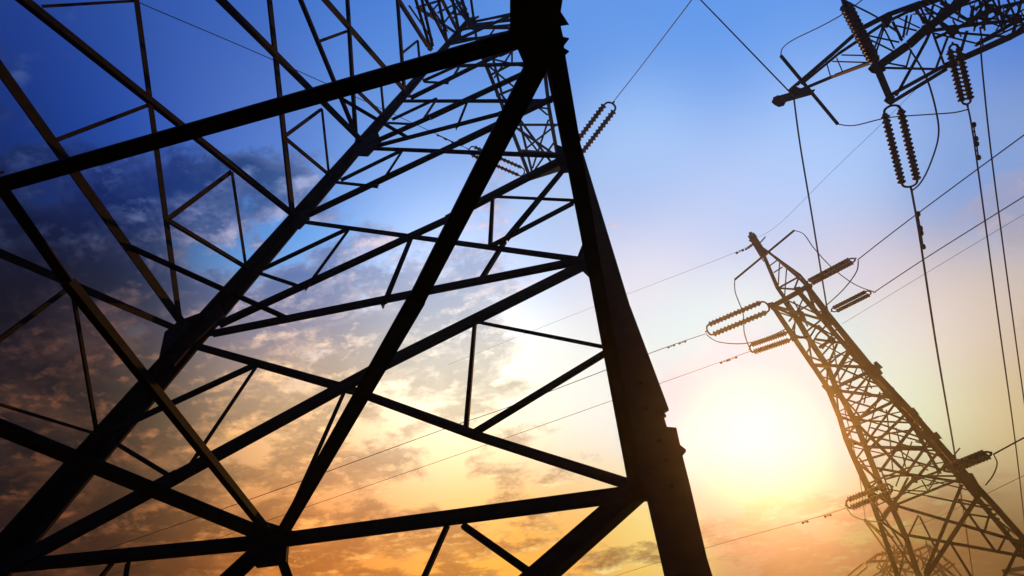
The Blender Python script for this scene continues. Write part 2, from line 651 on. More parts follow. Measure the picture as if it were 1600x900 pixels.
# --- legs: heavy angle sections with their corner outwards
for leg in 'ACED':
    sx, sy = SG[leg]
    bm = bmesh.new()
    a, b = .145 * U * .75, .03
    if leg == 'A':
        x0, x1 = 0.0, .098 * U
        for z0, z1, ww in ((ZG, 13.2, .098 * U),):
            sec = [Vector((0, 0, 0)), Vector((ww, 0, 0)), Vector((ww, .30, 0)), Vector((ww - .03, .30, 0)), Vector((ww - .03, .03, 0)), Vector((0, .03, 0))]
            section_bar(bm, node(leg, z0) - near.location, node(leg, z1) - near.location, sec)
    else:
        ww = .235
        sec = [Vector((0, 0, 0)), Vector((-sx * ww, 0, 0)), Vector((-sx * ww, -sy * .028, 0)), Vector((-sx * .028, -sy * .028, 0)),
               Vector((-sx * .028, -sy * ww, 0)), Vector((0, -sy * ww, 0))]
        sh = Vector((sx * ww * .5, sy * ww * .5, 0))
        if sx * sy > 0:
            sec = sec[::-1]
        section_bar(bm, node(leg, ZG) - near.location + sh, node(leg, 13.2) - near.location + sh, sec)
    link('leg', mesh_of('leg', bm), near, STEEL)
    bm = bmesh.new()
    f = node(leg, ZG) - near.location + (Vector((.17, 0, 0)) if leg == 'A' else Vector((0, 0, 0)))
    bmesh.ops.create_cone(bm, cap_ends=True, segments=4, radius1=1.0, radius2=.75, depth=.5,
                          matrix=Matrix.Translation((f.x, f.y, .15)) @ Matrix.Rotation(math.pi / 4, 4, 'Z'))
    link('footing', mesh_of('footing', bm), near, CONC)

# --- far face, traced member by member
AC = [
    ('crossbeam', (15, 885), (425, 846), 23), ('crossbeam', (425, 846), (1012, 768), 25),
    ('crossbeam', (325, 523), (920, 405), 13),
    ('brace', (925, 408), (590, 575), 18), ('brace', (590, 575), (275, 746), 20), ('brace', (275, 746), (12, 886), 24),
    ('brace', (294, 537), (545, 608), 13), ('brace', (545, 608), (740, 679), 15), ('brace', (740, 679), (985, 757), 17),
    ('strut', (745, 503), (957, 545), 6), ('strut', (742, 505), (728, 674), 8), ('brace', (957, 545), (742, 676), 12),
    ('strut', (402, 569), (165, 678), 10), ('strut', (402, 570), (297, 726), 6), ('strut', (538, 612), (438, 836), 7),
    ('strut', (272, 748), (170, 686), 8),
    ('strut', (700, 820), (662, 905), 10), ('strut', (722, 820), (838, 902), 13), ('brace', (1012, 752), (780, 956), 44),
    ('brace', (405, 860), (335, 925), 27), ('brace', (435, 860), (458, 925), 16),
    ('strut', (175, 880), (155, 905), 8), ('strut', (200, 878), (196, 905), 9),
    ('brace', (340, 508), (700, 342), 12), ('brace', (700, 342), (885, 246), 13),
    ('strut', (545, 357), (412, 420), 7), ('strut', (546, 357), (478, 450), 5), ('strut', (400, 425), (472, 449), 6),
    ('strut', (643, 370), (600, 475), 8), ('brace', (470, 346), (915, 407), 8),
    ('strut', (770, 306), (766, 384), 7), ('strut', (770, 307), (897, 313), 5), ('brace', (893, 250), (790, 375), 9),
    ('brace', (790, 375), (752, 436), 9), ('strut', (898, 316), (768, 384), 8),
    ('brace', (480, 336), (720, 222), 10), ('brace', (720, 222), (866, 152), 11),
    ('strut', (628, 235), (532, 282), 6), ('strut', (629, 235), (598, 282), 4), ('strut', (526, 285), (592, 292), 5),
    ('brace', (575, 232), (882, 244), 7), ('crossbeam', (580, 230), (780, 178), 7), ('crossbeam', (780, 178), (865, 155), 8),
    ('brace', (575, 226), (670, 184), 8), ('brace', (670, 184), (850, 100), 9),
    ('strut', (682, 154), (612, 187), 5), ('strut', (682, 155), (661, 187), 4), ('strut', (606, 192), (642, 194), 4),
    ('strut', (730, 159), (714, 199), 4), ('brace', (624, 158), (860, 158), 6),
    ('brace', (640, 154), (800, 75), 7), ('strut', (720, 100), (662, 126), 5), ('strut', (720, 100), (709, 119), 4),
    ('strut', (664, 128), (702, 130), 4), ('brace', (676, 104), (848, 99), 6),
    ('brace', (682, 104), (840, 30), 6), ('brace', (704, 63), (838, 52), 5), ('brace', (706, 66), (834, 8), 5),
    ('brace', (716, 46), (836, 36), 4), ('brace', (716, 48), (834, 22), 4), ('brace', (724, 38), (833, 14), 4),
    ('brace', (740, 26), (828, -2), 4), ('brace', (744, 20), (829, 6), 4), ('brace', (746, 16), (828, -10), 4),
    ('brace', (716, 44), (838, 44), 4), ('brace', (724, 40), (837, 28), 4), ('brace', (728, 36), (836, 16), 4), ('brace', (690, 84), (842, 60), 4), ('brace', (700, 70), (838, 40), 4),
    ('strut', (760, 62), (772, 46), 3), ('strut', (780, 70), (796, 46), 3), ('strut', (755, 42), (768, 34), 3),
    ('strut', (733, 34), (790, 2), 4), ('strut', (730, 38), (770, -10), 4),
]
ZCAP = W(0, 0, LV['t']).z - .05


def capped(p, q):                   # members stop at the top of the legs
    if p.z > ZCAP and q.z > ZCAP:
        return None
    if q.z > ZCAP:
        q = p + (q - p) * ((ZCAP - p.z) / (q.z - p.z))
    elif p.z > ZCAP:
        p = q + (p - q) * ((ZCAP - q.z) / (p.z - q.z))
    return p, q


for nm, a, b, w in AC:
    pq = capped(on_ac(*a), on_ac(*b))
    if pq:
        bar(near, nm, *pq, w, NY)


# --- left face; members running out of the picture go on to the next leg
def cd_bar(nm, a, b, w, ext=False):
    p, q = on_cd(*a), on_cd(*b)
    if ext:
        lim = W(0, -1, 0).y
        if q.y > lim:
            q = p + (q - p) * ((lim - p.y) / (q.y - p.y))
    pq = capped(p, q)
    if pq:
        bar(near, nm, *pq, w, -NX)


CD = [
    ('crossbeam', (287, 508), (95, 240), 17, 1), ('brace', (285, 518), (110, 443), 17, 1),
    ('brace', (281, 505), (240, 200), 9, 1), ('brace', (460, 337), (240, 162), 14, 1), ('brace', (457, 332), (432, 100), 9, 1),
    ('brace', (563, 218), (430, 85), 12, 1), ('crossbeam', (558, 215), (495, 62), 8, 1), ('brace', (556, 213), (543, 0), 7, 1),
    ('brace', (640, 150), (545, 42), 9, 1), ('brace', (632, 146), (621, 0), 6, 1), ('brace', (671, 76), (610, -20), 8, 1),
    ('brace', (672, 74), (648, -6), 5, 1), ('brace', (676, 72), (657, -10), 5, 1), ('brace', (698, 64), (663, -6), 6, 1),
    ('brace', (698, 62), (684, -6), 5, 1), ('brace', (718, 54), (688, -6), 6, 1), ('brace', (718, 54), (706, -6), 5, 1),
    ('brace', (733, 38), (720, -6), 6, 1), ('brace', (732, 36), (710, -6), 5, 1), ('brace', (742, 22), (735, -6), 4, 1),
    ('strut', (652, 11), (718, 55), 5, 0), ('strut', (733, 38), (700, -6), 4, 1), ('strut', (733, 38), (742, -2), 3, 0), ('strut', (733, 36), (728, -6), 3, 0), ('strut', (706, 30), (732, 8), 3, 0), ('strut', (716, 2), (738, 22), 3, 0), ('strut', (672, 8), (700, 50), 3, 0), ('strut', (664, 30), (690, 0), 3, 0), ('strut', (684, 20), (716, 4), 3, 0), ('strut', (690, 40), (716, 8), 3, 0), ('strut', (700, 20), (726, 24), 3, 0), ('strut', (640, 10), (676, 62), 3, 0), ('strut', (654, 11), (690, 0), 4, 0),
    ('strut', (66, 10), (216, 1), 5, 0), ('strut', (80, 222), (232, 164), 7, 0), ('strut', (263, 342), (362, 268), 8, 0),
    ('strut', (362, 268), (384, 416), 5, 0), ('strut', (265, 346), (388, 420), 8, 0),
    ('strut', (445, 213), (503, 170), 6, 0), ('strut', (446, 216), (518, 276), 6, 0), ('strut', (503, 170), (514, 272), 4, 0),
    ('strut', (495, 66), (547, 47), 5, 0), ('strut', (554, 138), (602, 184), 6, 0), ('strut', (595, 127), (600, 180), 4, 0),
    ('strut', (626, 85), (653, 63), 4, 0), ('strut', (653, 64), (658, 122), 4, 0), ('strut', (645, 108), (661, 122), 5, 0),
    ('strut', (110, 448), (-20, 545), 9, 0), ('strut', (112, 448), (152, 680), 8, 0), ('strut', (160, 681), (-20, 626), 9, 1),
]
for nm, a, b, w, e in CD:
    cd_bar(nm, a, b, w, e)

# --- plan bracing at the lower level: the thick members straight overhead
PLAN = [
    ('crossbeam', (846, 50), (-6, 291), 28), ('crossbeam', (4, 296), (105, 440), 19), ('crossbeam', (105, 440), (418, 832), 20),
    ('brace', (846, 88), (650, 470), 32), ('brace', (650, 470), (440, 835), 24),
]
for nm, a, b, w in PLAN:
    bar(near, nm, on_z(*a), on_z(*b), w, NZ)
p = on_z(415, 836)
q = on_z(0, 667)
q = p + (q - p) * (((W(-1, 0, 0).x) - p.x) / (q.x - p.x))
bar(near, 'brace', p, q, 29, NZ)
p, q = on_z(846, 50), on_z(-6, 291)
bar(near, 'crossbeam', q, q + (q - p) * 1.06, None, NZ, w=.105)
# edge beams of that level: over the right edge, the left edge and behind the camera
bm = bmesh.new()
y1, y0 = W(0, 1, 0).y, W(0, -1, 0).y
xa = W(.962, 0, 0).x
zz = W(0, 0, 0).z
sec = [Vector((0, 0, 0)), Vector((.076, 0, 0)), Vector((.076, 0, .02)), Vector((.02, 0, .02)), Vector((.02, 0, .12)), Vector((0, 0, .12))]
section_bar(bm, Vector((xa, y0, zz)) - near.location, Vector((xa, y1, zz)) - near.location, sec)
link('crossbeam', mesh_of('crossbeam', bm), near, STEEL)
bar(near, 'crossbeam', node('C', '3'), node('D', '3'), None, NX, w=.13)
bar(near, 'crossbeam', node('E', '3'), node('D', '3'), None, NY, w=.13)
# knee braces across the inner corner at two higher levels
for zl, a, b, w in (('2', (192, 381), (450, 498), 9), ('1', (535, 155), (637, 215), 6)):
    bar(near, 'brace', on_z(*a, LV[zl]), on_z(*b, LV[zl]), w, NZ)
# --- the two faces overhead and behind: cross bracing node to node
order = ['g', '3', '2', 'm', '1', '0', 'p', 'q', 't']
for l0, l1 in zip(order, order[1:]):
    bar(near, 'brace', node('E', l0), node('D', l1), None, NY, w=.1)
    bar(near, 'brace', node('D', l0), node('E', l1), None, NY, w=.1)
for l in ('2', '1', 'p', 't'):
    bar(near, 'crossbeam', node('E', l), node('D', l), None, NY, w=.1)
sh = Vector((.0, 0, 0))
for l0, l1 in zip(order[1:], order[2:]):
    bar(near, 'brace', node('A', l0) + sh, node('E', l1) + sh, None, -NX, w=.1)
    bar(near, 'brace', node('E', l0) + sh, node('A', l1) + sh, None, -NX, w=.1)

# --- gusset plates
plate(near, 'gusset_plate', [on_ac(*p) for p in ((338, 470), (350, 492), (336, 505), (300, 540), (272, 572), (248, 566), (258, 520), (280, 502), (318, 488))], NY, .03)
plate(near, 'gusset_plate', [on_ac(*p) for p in ((912, 378), (924, 372), (946, 445), (930, 442), (905, 418), (903, 400))], NY, .025)
plate(near, 'gusset_plate', [on_ac(*p) for p in ((590, 205), (596, 222), (575, 244), (552, 243), (555, 218), (575, 212))], NY, .03)
plate(near, 'gusset_plate', [on_ac(*p) for p in ((480, 325), (484, 342), (468, 358), (450, 352), (458, 332))], NY, .03)
plate(near, 'gusset_plate', [on_ac(*p) for p in ((398, 826), (418, 817), (446, 826), (466, 834), (450, 852), (448, 880), (400, 886), (395, 852))], NY, .04)
plate(near, 'gusset_plate', [on_ac(*p) for p in ((985, 480), (1045, 640), (1036, 645), (1041, 650), (1033, 653), (1035, 668), (1057, 670), (1063, 697), (1072, 704),
                                                 (1066, 711), (1079, 762), (1112, 905), (1060, 905), (1013, 782), (988, 782), (990, 752), (1001, 735), (955, 480))], NY, .03)
plate(near, 'gusset_plate', [on_ac(*p) for p in ((868, 226), (895, 236), (898, 268), (878, 270), (872, 255))], NY, .025)
hub = [(797, -8), (880, -8), (876, 18), (889, 38), (876, 40), (880, 58), (889, 60), (883, 68), (879, 74), (889, 80), (880, 88), (866, 100), (845, 112), (820, 102), (806, 70), (797, 60)]
plate(near, 'gusset_plate', [on_z(*p) for p in hub], NZ, .03)
for px, py, r in ((738, 36, 9), (716, 55, 6), (672, 74, 5)):
    plate(near, 'gusset_plate', [on_ac(px + r * math.cos(k), py + r * math.sin(k) * 1.3) for k in (0.3, 1.4, 2.6, 3.9, 5.2)], NY, .03)


# bolt heads on the big plates, one part per plate group
def bolts(spots, fn, n, r):
    for px, py in spots:
        bm = bmesh.new()
        c = fn(px, py)
        bmesh.ops.create_cone(bm, cap_ends=True, segments=6, radius1=r, radius2=r, depth=.035,
                              matrix=Matrix.Translation(c - near.location - n * .03) @ n.to_track_quat('Z', 'Y').to_matrix().to_4x4())
        link('bolt', mesh_of('bolt', bm), near, STEEL)


bolts([(300, 505), (318, 495), (290, 530), (275, 545), (312, 515)], on_ac, NY, .03)
bolts([(410, 840), (430, 832), (448, 838), (415, 868), (438, 868)], on_ac, NY, .022)
bolts([(1030, 690), (1040, 720), (1048, 760), (1010, 640), (1000, 600), (1020, 740)], on_ac, NY, .02)
bolts([(870, 20), (872, 52), (855, 90), (820, 60), (836, 92), (850, 20)], on_z, NZ, .012)
# --- the cross arm high on the far side
ZC = 12.0


def on_arm(px, py, dz=0.0):
    return on_z(px, py, ZC + dz)


def arm_bar(nm, a, b, w, da=0.0, db=0.0):
    bar(near, nm, on_arm(*a, da), on_arm(*b, db), w, NZ)


for a, b, w in [((745, 66), (785, 165), 6), ((785, 165), (828, 277), 6), ((848, 85), (858, 170), 6), ((858, 170), (875, 265), 6),
                ((826, 279), (880, 262), 8)]:
    arm_bar('arm_chord', a, b, w)
for a, b, w, da, db in [((764, 66), (785, 150), 4, .5, .45), ((785, 150), (866, 260), 4, .45, 0), ((836, 80), (812, 190), 4, .5, .3), ((812, 190), (832, 272), 4, .3, 0)]:
    arm_bar('arm_chord', a, b, w, da, db)
for a, b, w in [((807, 195), (872, 195), 4), ((803, 197), (867, 242), 4), ((812, 200), (843, 240), 3), ((857, 187), (832, 263), 3), ((822, 232), (868, 196), 3),
                ((752, 88), (852, 112), 3), ((775, 150), (852, 118), 4), ((765, 118), (800, 100), 4), ((788, 160), (858, 170), 3), ((760, 100), (856, 180), 3),
                ((800, 80), (772, 122), 3), ((815, 235), (870, 240), 4), ((828, 276), (866, 222), 3), ((800, 72), (800, 98), 3), ((780, 88), (812, 74), 4)]:
    arm_bar('arm_lacing', a, b, w)
plate(near, 'gusset_plate', [on_arm(*p) for p in ((868, 258), (880, 256), (882, 266), (876, 271), (868, 266))], NZ, .03)
for s in (-.35, .35):               # the arm's roots inside the body
    bar(near, 'arm_chord', on_arm(745, 66) if s < 0 else on_arm(848, 85), W(s, -.9, ZC), None, NZ, w=.16)

insulators('dark pair of insulator strings crossing behind the thick sloping beam of the near pylon',
           on_arm(730, 232), on_arm(822, 272), (on_arm(738, 246) - on_arm(742, 232)) * .9, 13, .17, group='paired insulator strings')
insulators('dark pair of insulator strings standing out to the right of the thick near leg',
           on_arm(960, 158), on_arm(884, 258), (on_arm(957, 172) - on_arm(941, 162)) * .95, 16, .25, group='paired insulator strings')
px_cable('power_line', 'thin wire crossing the dark blue upper left, from the insulators behind the near pylon', 'power line',
         [(730, 232), (640, 190), (430, 95), (215, 3), (100, -50)], 14.2, 24, 1.6, 'overhead wires', dampers=(.10, .135), dsize=.38)
px_cable('power_line', 'wire rising steeply to the top edge from the insulators beside the thick near leg', 'power line',
         [(960, 157), (1000, 106), (1083, -3), (1120, -55)], 14.2, 9.5, 2.2, 'overhead wires')

# ================================================================== the golden pylon
AZ2 = math.radians(28)
UA = Vector((math.sin(AZ2), math.cos(AZ2), 0))     # away from the camera
UV = Vector((math.cos(AZ2), -math.sin(AZ2), 0))    # to the right
R2 = 28.0
gold = thing('lattice_pylon', 'golden brown lattice pylon in the glow right of the sun, leaning left',
             'pylon', UA * (R2 + 1.2) + UV * .2, 'steel lattice pylons')


def g0(px, py):
    return hit(px, py, UA, R2)


def g1(px, py):
    return hit(px, py, UA, R2 + 1.5)


def poly(tower, nm, fn, pts, w, n):
    bm = bmesh.new()
    for a, b in zip(pts, pts[1:]):
        bar(tower, nm, fn(*a), fn(*b), w, n, bm=bm)
    link(nm, mesh_of(nm, bm), tower, STEEL)


def to_ground(fn, a, b, z=0.0):
    p, q = fn(*a), fn(*b)
    return q + (q - p) * ((z - q.z) / (q.z - p.z))


def leg_poly(nm, fn, pts, w, n):
    bm = bmesh.new()
    for a, b in zip(pts, pts[1:]):
        bar(gold, nm, fn(*a), fn(*b), w, n, bm=bm)
    q = fn(*pts[-1])
    bar(gold, nm, q, to_ground(fn, pts[-2], pts[-1]), None, n, w=.25, bm=bm)
    link(nm, mesh_of(nm, bm), gold, STEEL)


leg_poly('leg', g0, [(1208, 479), (1240, 527), (1270, 571), (1292, 604), (1311, 650), (1322, 687), (1336, 720), (1356, 765), (1373, 812), (1404, 905)], 8, UA)
leg_poly('leg', g0, [(1259, 446), (1290, 487), (1366, 581), (1436, 657), (1512, 745), (1562, 800), (1606, 850)], 10, UA)
leg_poly('leg', g1, [(1224, 466), (1243, 494), (1262, 527), (1293, 573), (1306, 605), (1337, 660), (1352, 698), (1373, 750), (1392, 788), (1417, 843), (1437, 905)], 9, UA)
leg_poly('leg', g1, [(1247, 455), (1275, 487), (1300, 516), (1358, 583), (1426, 660), (1502, 748), (1550, 806), (1596, 862)], 8, UA)
G_MAIN = [
    ((1303, 572), (1365, 573), 4), ((1312, 602), (1364, 578), 6), ((1308, 610), (1397, 622), 5), ((1342, 655), (1392, 607), 5),
    ((1343, 653), (1397, 627), 5), ((1337, 660), (1390, 713), 5), ((1353, 693), (1398, 631), 4), ((1357, 703), (1418, 644), 5),
    ((1393, 708), (1428, 667), 5), ((1417, 647), (1444, 694), 5), ((1350, 698), (1444, 701), 5), ((1375, 737), (1426, 667), 5),
    ((1390, 713), (1418, 741), 5), ((1416, 741), (1444, 701), 5), ((1431, 749), (1468, 704), 5), ((1442, 703), (1454, 679), 4),
    ((1427, 667), (1469, 740), 5), ((1368, 731), (1416, 740), 4), ((1416, 740), (1506, 754), 4), ((1396, 785), (1429, 747), 6),
    ((1400, 783), (1419, 746), 4), ((1402, 788), (1503, 747), 4), ((1445, 897), (1503, 757), 6), ((1440, 912), (1532, 770), 8),
    ((1396, 789), (1602, 849), 5), ((1418, 836), (1604, 870), 5), ((1497, 780), (1554, 860), 4), ((1485, 848), (1520, 905), 4),
    ((1594, 850), (1566, 908), 6), ((1378, 815), (1395, 788), 6), ((1210, 478), (1242, 487), 4), ((1242, 487), (1280, 498), 4),
    ((1280, 543), (1302, 529), 5), ((1270, 570), (1360, 574), 5), ((1300, 594), (1332, 543), 5), ((1320, 630), (1362, 581), 4),
    ((1448, 898), (1470, 930), 6),
]
for a, b, w in G_MAIN:
    bar(gold, 'brace', g0(*a), g0(*b), w, UA)
G_REAR = [
    ((1208, 478), (1248, 456), 8), ((1248, 456), (1263, 446), 8), ((1303, 592), (1322, 560), 3), ((1335, 648), (1364, 582), 3), ((1323, 627), (1343, 650), 3), ((1342, 657), (1434, 661), 3),
    ((1365, 687), (1391, 713), 4), ((1402, 632), (1433, 678), 3), ((1325, 685), (1351, 697), 4), ((1320, 683), (1336, 667), 3),
    ((1403, 697), (1470, 699), 3), ((1403, 702), (1470, 704), 3), ((1431, 750), (1468, 736), 4), ((1378, 743), (1500, 744), 3), ((1382, 749), (1416, 740), 3),
    ((1440, 750), (1450, 767), 2.2), ((1450, 767), (1464, 746), 2.2), ((1416, 766), (1450, 768), 2.2), ((1467, 738), (1483, 714), 3),
    ((1435, 805), (1420, 836), 3), ((1437, 807), (1461, 855), 3), ((1498, 780), (1550, 791), 3), ((1549, 794), (1538, 832), 4), ((1512, 803), (1562, 811), 3),
    ((1577, 828), (1560, 861), 4), ((1367, 787), (1411, 854), 3), ((1380, 822), (1434, 898), 3), ((1310, 598), (1340, 549), 3), ((1293, 572), (1308, 537), 4), ((1283, 557), (1301, 536), 3),
    ((1316, 569), (1346, 558), 2.2), ((1290, 564), (1330, 545), 2.2), ((1273, 530), (1324, 537), 4), ((1300, 531), (1278, 508), 4), ((1271, 508), (1302, 531), 3),
    ((1264, 529), (1277, 508), 3), ((1250, 480), (1233, 502), 3), ((1240, 470), (1262, 510), 2.4), ((1256, 463), (1240, 500), 2.4), ((1232, 470), (1275, 490), 2.4),
    ((1252, 500), (1290, 520), 3), ((1285, 498), (1258, 520), 3), ((1310, 510), (1285, 545), 3), ((1330, 540), (1310, 572), 3), ((1340, 572), (1324, 612), 2.4),
    ((1345, 575), (1362, 607), 2.2), ((1360, 583), (1350, 630), 2.4), ((1375, 612), (1352, 690), 2.4), ((1322, 607), (1385, 602), 2.4), ((1340, 645), (1380, 640), 2.2),
    ((1385, 640), (1391, 690), 2.4), ((1391, 690), (1395, 736), 2.2), ((1360, 668), (1440, 690), 2.4), ((1400, 668), (1415, 730), 2.2), ((1425, 690), (1400, 760), 2.4),
    ((1360, 715), (1400, 705), 2.4), ((1377, 735), (1392, 773), 2.4), ((1450, 760), (1500, 700), 2.4), ((1330, 700), (1365, 770), 3), ((1342, 715), (1390, 780), 3),
    ((1350, 740), (1372, 790), 2.4), ((1470, 700), (1430, 690), 2.2), ((1400, 700), (1450, 735), 2.2), ((1480, 725), (1497, 750), 2.4), ((1488, 790), (1502, 757), 4),
]
for k, (a, b, w) in enumerate(G_REAR):
    bar(gold, 'strut', g1(*a) if k > 1 else g0(*a), g1(*b) if k > 1 else g0(*b), w, UA)
fine = random.Random(11)
LP_ = [(1208, 479), (1270, 571), (1311, 650), (1336, 720), (1373, 812), (1404, 905)]
RP_ = [(1275, 470), (1366, 581), (1440, 660), (1500, 730), (1562, 800), (1640, 890)]


def along(P_, t):
    i = min(int(t * (len(P_) - 1)), len(P_) - 2)
    f = t * (len(P_) - 1) - i
    return (P_[i][0] + (P_[i + 1][0] - P_[i][0]) * f, P_[i][1] + (P_[i + 1][1] - P_[i][1]) * f)


g_k = 0
for k in range(20):                 # secondary bars of the far face, panel by panel
    t = .02 + k / 20 * .74
    a, b = along(LP_, t), along(RP_, t)
    m = (a[0] + (b[0] - a[0]) * .5, a[1] + (b[1] - a[1]) * .5)
    d = along(RP_ if k % 2 else LP_, min(t + .07, 1))
    e = along(LP_ if k % 2 else RP_, max(t - .04, 0))
    for p_, q_ in ((m, d), (m, e)):
        bar(gold, 'thin_bar', g1(*p_), g1(*q_), fine.choice((2, 2.4, 3)), UA)
# bracing of the two side faces, front legs to rear legs
LF = [(1208, 479), (1240, 527), (1270, 571), (1292, 604), (1311, 650), (1322, 687), (1336, 720), (1356, 765), (1373, 812), (1404, 905)]
LR = [(1224, 466), (1243, 494), (1262, 527), (1293, 573), (1306, 605), (1337, 660), (1352, 698), (1373, 750), (1392, 788), (1417, 843), (1437, 905)]
RF = [(1259, 446), (1290, 487), (1366, 581), (1436, 657), (1512, 745), (1562, 800), (1606, 850)]
RR = [(1247, 455), (1275, 487), (1300, 516), (1358, 583), (1426, 660), (1502, 748), (1550, 806), (1596, 862)]
for F, B in ((LF, LR[1:]), (RF, RR[1:])):
    for i in range(min(len(F), len(B))):
        bar(gold, 'lacing_bar', g0(*F[i]), g1(*B[i]), 4, UV)
        if i + 1 < len(F):
            bar(gold, 'lacing_bar', g0(*F[i + 1]), g1(*B[i]), 3, UV)
# the head: earth peak with its jumper rod
for pts, w in (([(1173, 366), (1194, 400)], 12), ):
    poly(gold, 'peak', g0, pts, w, UA)
poly(gold, 'peak_strut', g0, [(1193, 398), (1215, 450), (1226, 466)], 6, UA)
poly(gold, 'peak_strut', g0, [(1188, 385), (1250, 430), (1264, 446)], 4, UA)
poly(gold, 'peak_strut', g1, [(1199, 392), (1248, 434), (1262, 449)], 4, UA)
bm = bmesh.new()
tube_bm(bm, [g0(1148, 437) - gold.location, g0(1241, 360) - gold.location], .085, 8)
link('jumper_rod', mesh_of('jumper_rod', bm), gold, STEEL)
for a, b, w in [((1203, 415), (1214, 407), 2), ((1209, 426), (1223, 417), 2), ((1218, 411), (1216, 446), 2), ((1229, 420), (1226, 463), 2),
                ((1218, 449), (1249, 432), 3), ((1215, 450), (1243, 452), 3), ((1243, 452), (1263, 448), 3), ((1248, 434), (1241, 452), 3), ((1178, 372), (1171, 377), 4),
                ((1188, 379), (1196, 370), 2)]:
    bar(gold, 'peak_lacing', g0(*a), g0(*b), w, UA)
for pts in ([(1170, 364), (1174, 362), (1179, 367), (1182, 367), (1183, 373), (1178, 379), (1172, 374)], [(1200, 474), (1208, 472), (1214, 480), (1206, 485)], [(1240, 450), (1250, 448), (1256, 457), (1246, 462)], [(1258, 440), (1270, 446), (1268, 456), (1258, 454)],
            [(1284, 487), (1300, 492), (1306, 508), (1292, 508), (1282, 498)], [(1232, 520), (1242, 516), (1246, 530), (1238, 534)],
            [(1354, 566), (1372, 572), (1380, 584), (1366, 590), (1356, 580)], [(1296, 605), (1312, 602), (1312, 614), (1300, 618)], [(1390, 615), (1404, 622), (1412, 640), (1398, 636)],
            [(1326, 650), (1342, 650), (1346, 664), (1334, 666)], [(1388, 780), (1402, 784), (1404, 798), (1392, 800)], [(1436, 660), (1448, 664), (1462, 690), (1448, 684)],
            [(1424, 745), (1434, 744), (1434, 755), (1424, 754)], [(1500, 738), (1520, 740), (1536, 768), (1520, 768), (1502, 752)], [(1592, 838), (1604, 842), (1604, 856), (1592, 856)],
            [(1246, 482), (1256, 488), (1262, 506), (1250, 500)], [(1294, 526), (1306, 528), (1304, 538), (1292, 536)]):
    plate(gold, 'gusset_plate', [g0(*p) - UA * .02 for p in pts], UA, .03)
for a, b in (((1282, 603), (1290, 612)), ((1304, 648), (1312, 658)), ((1318, 688), (1326, 697)), ((1370, 564), (1380, 574)), ((1396, 604), (1404, 616)), ((1428, 636), (1436, 646)), ((1464, 674), (1472, 684)), ((1498, 716), (1506, 726))):
    bar(gold, 'splice_plate', g0(a[0] + (4 if a[0] < 1330 else -3), a[1] + (-1 if a[0] < 1330 else 2)) - UA * .03, g0(b[0] + (4 if a[0] < 1330 else -3), b[1] + (-1 if a[0] < 1330 else 2)) - UA * .03, 6, UA)

GI = [
    ((1104, 521), (1206, 478), 17, 14, 'longest bright pair of insulator strings reaching left from the head of the golden pylon', .165, (1104, 0)),
    ((1340, 406), (1260, 448), 4, 15, 'solid looking brown insulator pair rising right from the head of the golden pylon', .145, None),
    ((1172, 549), (1240, 526), 12, 15, 'shorter bright insulator pair just under the topmost left pair of the golden pylon', .15, None),
    ((1364, 458), (1300, 490), 4, 12, 'short brown insulator pair right of the golden pylon, under the topmost right pair', .12, None),
    ((1323, 793), (1398, 763), 13, 13, 'brown insulator pair crossing the left leg low on the golden pylon', .115, None),
    ((1552, 710), (1476, 740), 4, 12, 'dark brown insulator pair sticking out right from the lower body of the golden pylon', .135, None),
]
for A, B, gap, n, lab, rd, _ in GI:
    a, b = g0(*A) - UA * .2, g0(*B) - UA * .2
    d = (Vector(B) - Vector(A)).normalized()
    pr = Vector((-d.y, d.x)) * gap
    gv = g0(A[0] + pr.x, A[1] + pr.y) - UA * .2 - a
    if gap < 6:
        gv = UA * .38 + UV * .08
    insulators(lab, a, b, gv, n, rd * R2 / 24 * (1.2 if gap > 6 else 1.0), group='paired insulator strings', fill=.62 if gap > 6 else .8)

RG = R2 / math.cos(math.radians(2))
px_cable('power_line', 'upper of two wires running from the golden pylon down left behind the near legs', 'power line',
         [(1104, 521), (1010, 554), (800, 634), (687, 673), (400, 777), (130, 870), (-40, 925)], RG, 80, 1.3, 'overhead wires', dampers=(.09, .118), dsize=.3)
px_cable('power_line', 'lower of two wires running from the golden pylon down left behind the near legs', 'power line',
         [(1172, 549), (970, 621), (760, 695), (425, 811), (280, 862), (60, 935)], RG, 80, 1.0, 'overhead wires', dampers=(.035, .05), dsize=.3)
px_cable('power_line', 'lowest wire below the sun, running left from the bottom insulators of the golden pylon', 'power line',
         [(1323, 793), (1270, 810), (1100, 857), (970, 897), (880, 925)], RG, 70, 1.0, 'overhead wires', dampers=(.20, .27), dsize=.24)
px_cable('power_line', 'highest wire rising right from the head of the golden pylon to the edge', 'power line',
         [(1340, 406), (1420, 344), (1600, 211), (1700, 140)], RG, 26, 2.4, 'overhead wires')
px_cable('power_line', 'second wire rising right from the golden pylon, just under the highest one', 'power line',
         [(1364, 458), (1450, 401), (1600, 307), (1700, 246)], RG, 27, 2.0, 'overhead wires')
px_cable('power_line', 'faint third wire rising right behind the golden pylon to the right edge', 'power line',
         [(1316, 506), (1450, 425), (1600, 335), (1700, 276)], 34, 32, .75, 'overhead wires')
px_cable('power_line', 'short wire running to the right edge from the lowest right insulators of the golden pylon', 'power line',
         [(1552, 710), (1600, 684), (1680, 642)], RG, 30, 2.2, 'overhead wires')
px_cable('power_line', 'faint wire passing behind the lower right leg of the golden pylon near the right edge', 'power line',
         [(1410, 822), (1440, 818), (1500, 792), (1545, 770), (1600, 743), (1680, 705)], 38, 36, .8, 'overhead wires')
px_cable('earth_wire', 'faint wire climbing right from the very tip of the golden pylon', 'power line',
         [(1176, 374), (1215, 352), (1300, 268), (1375, 196), (1460, 110)], RG, 24, .6, 'overhead wires')
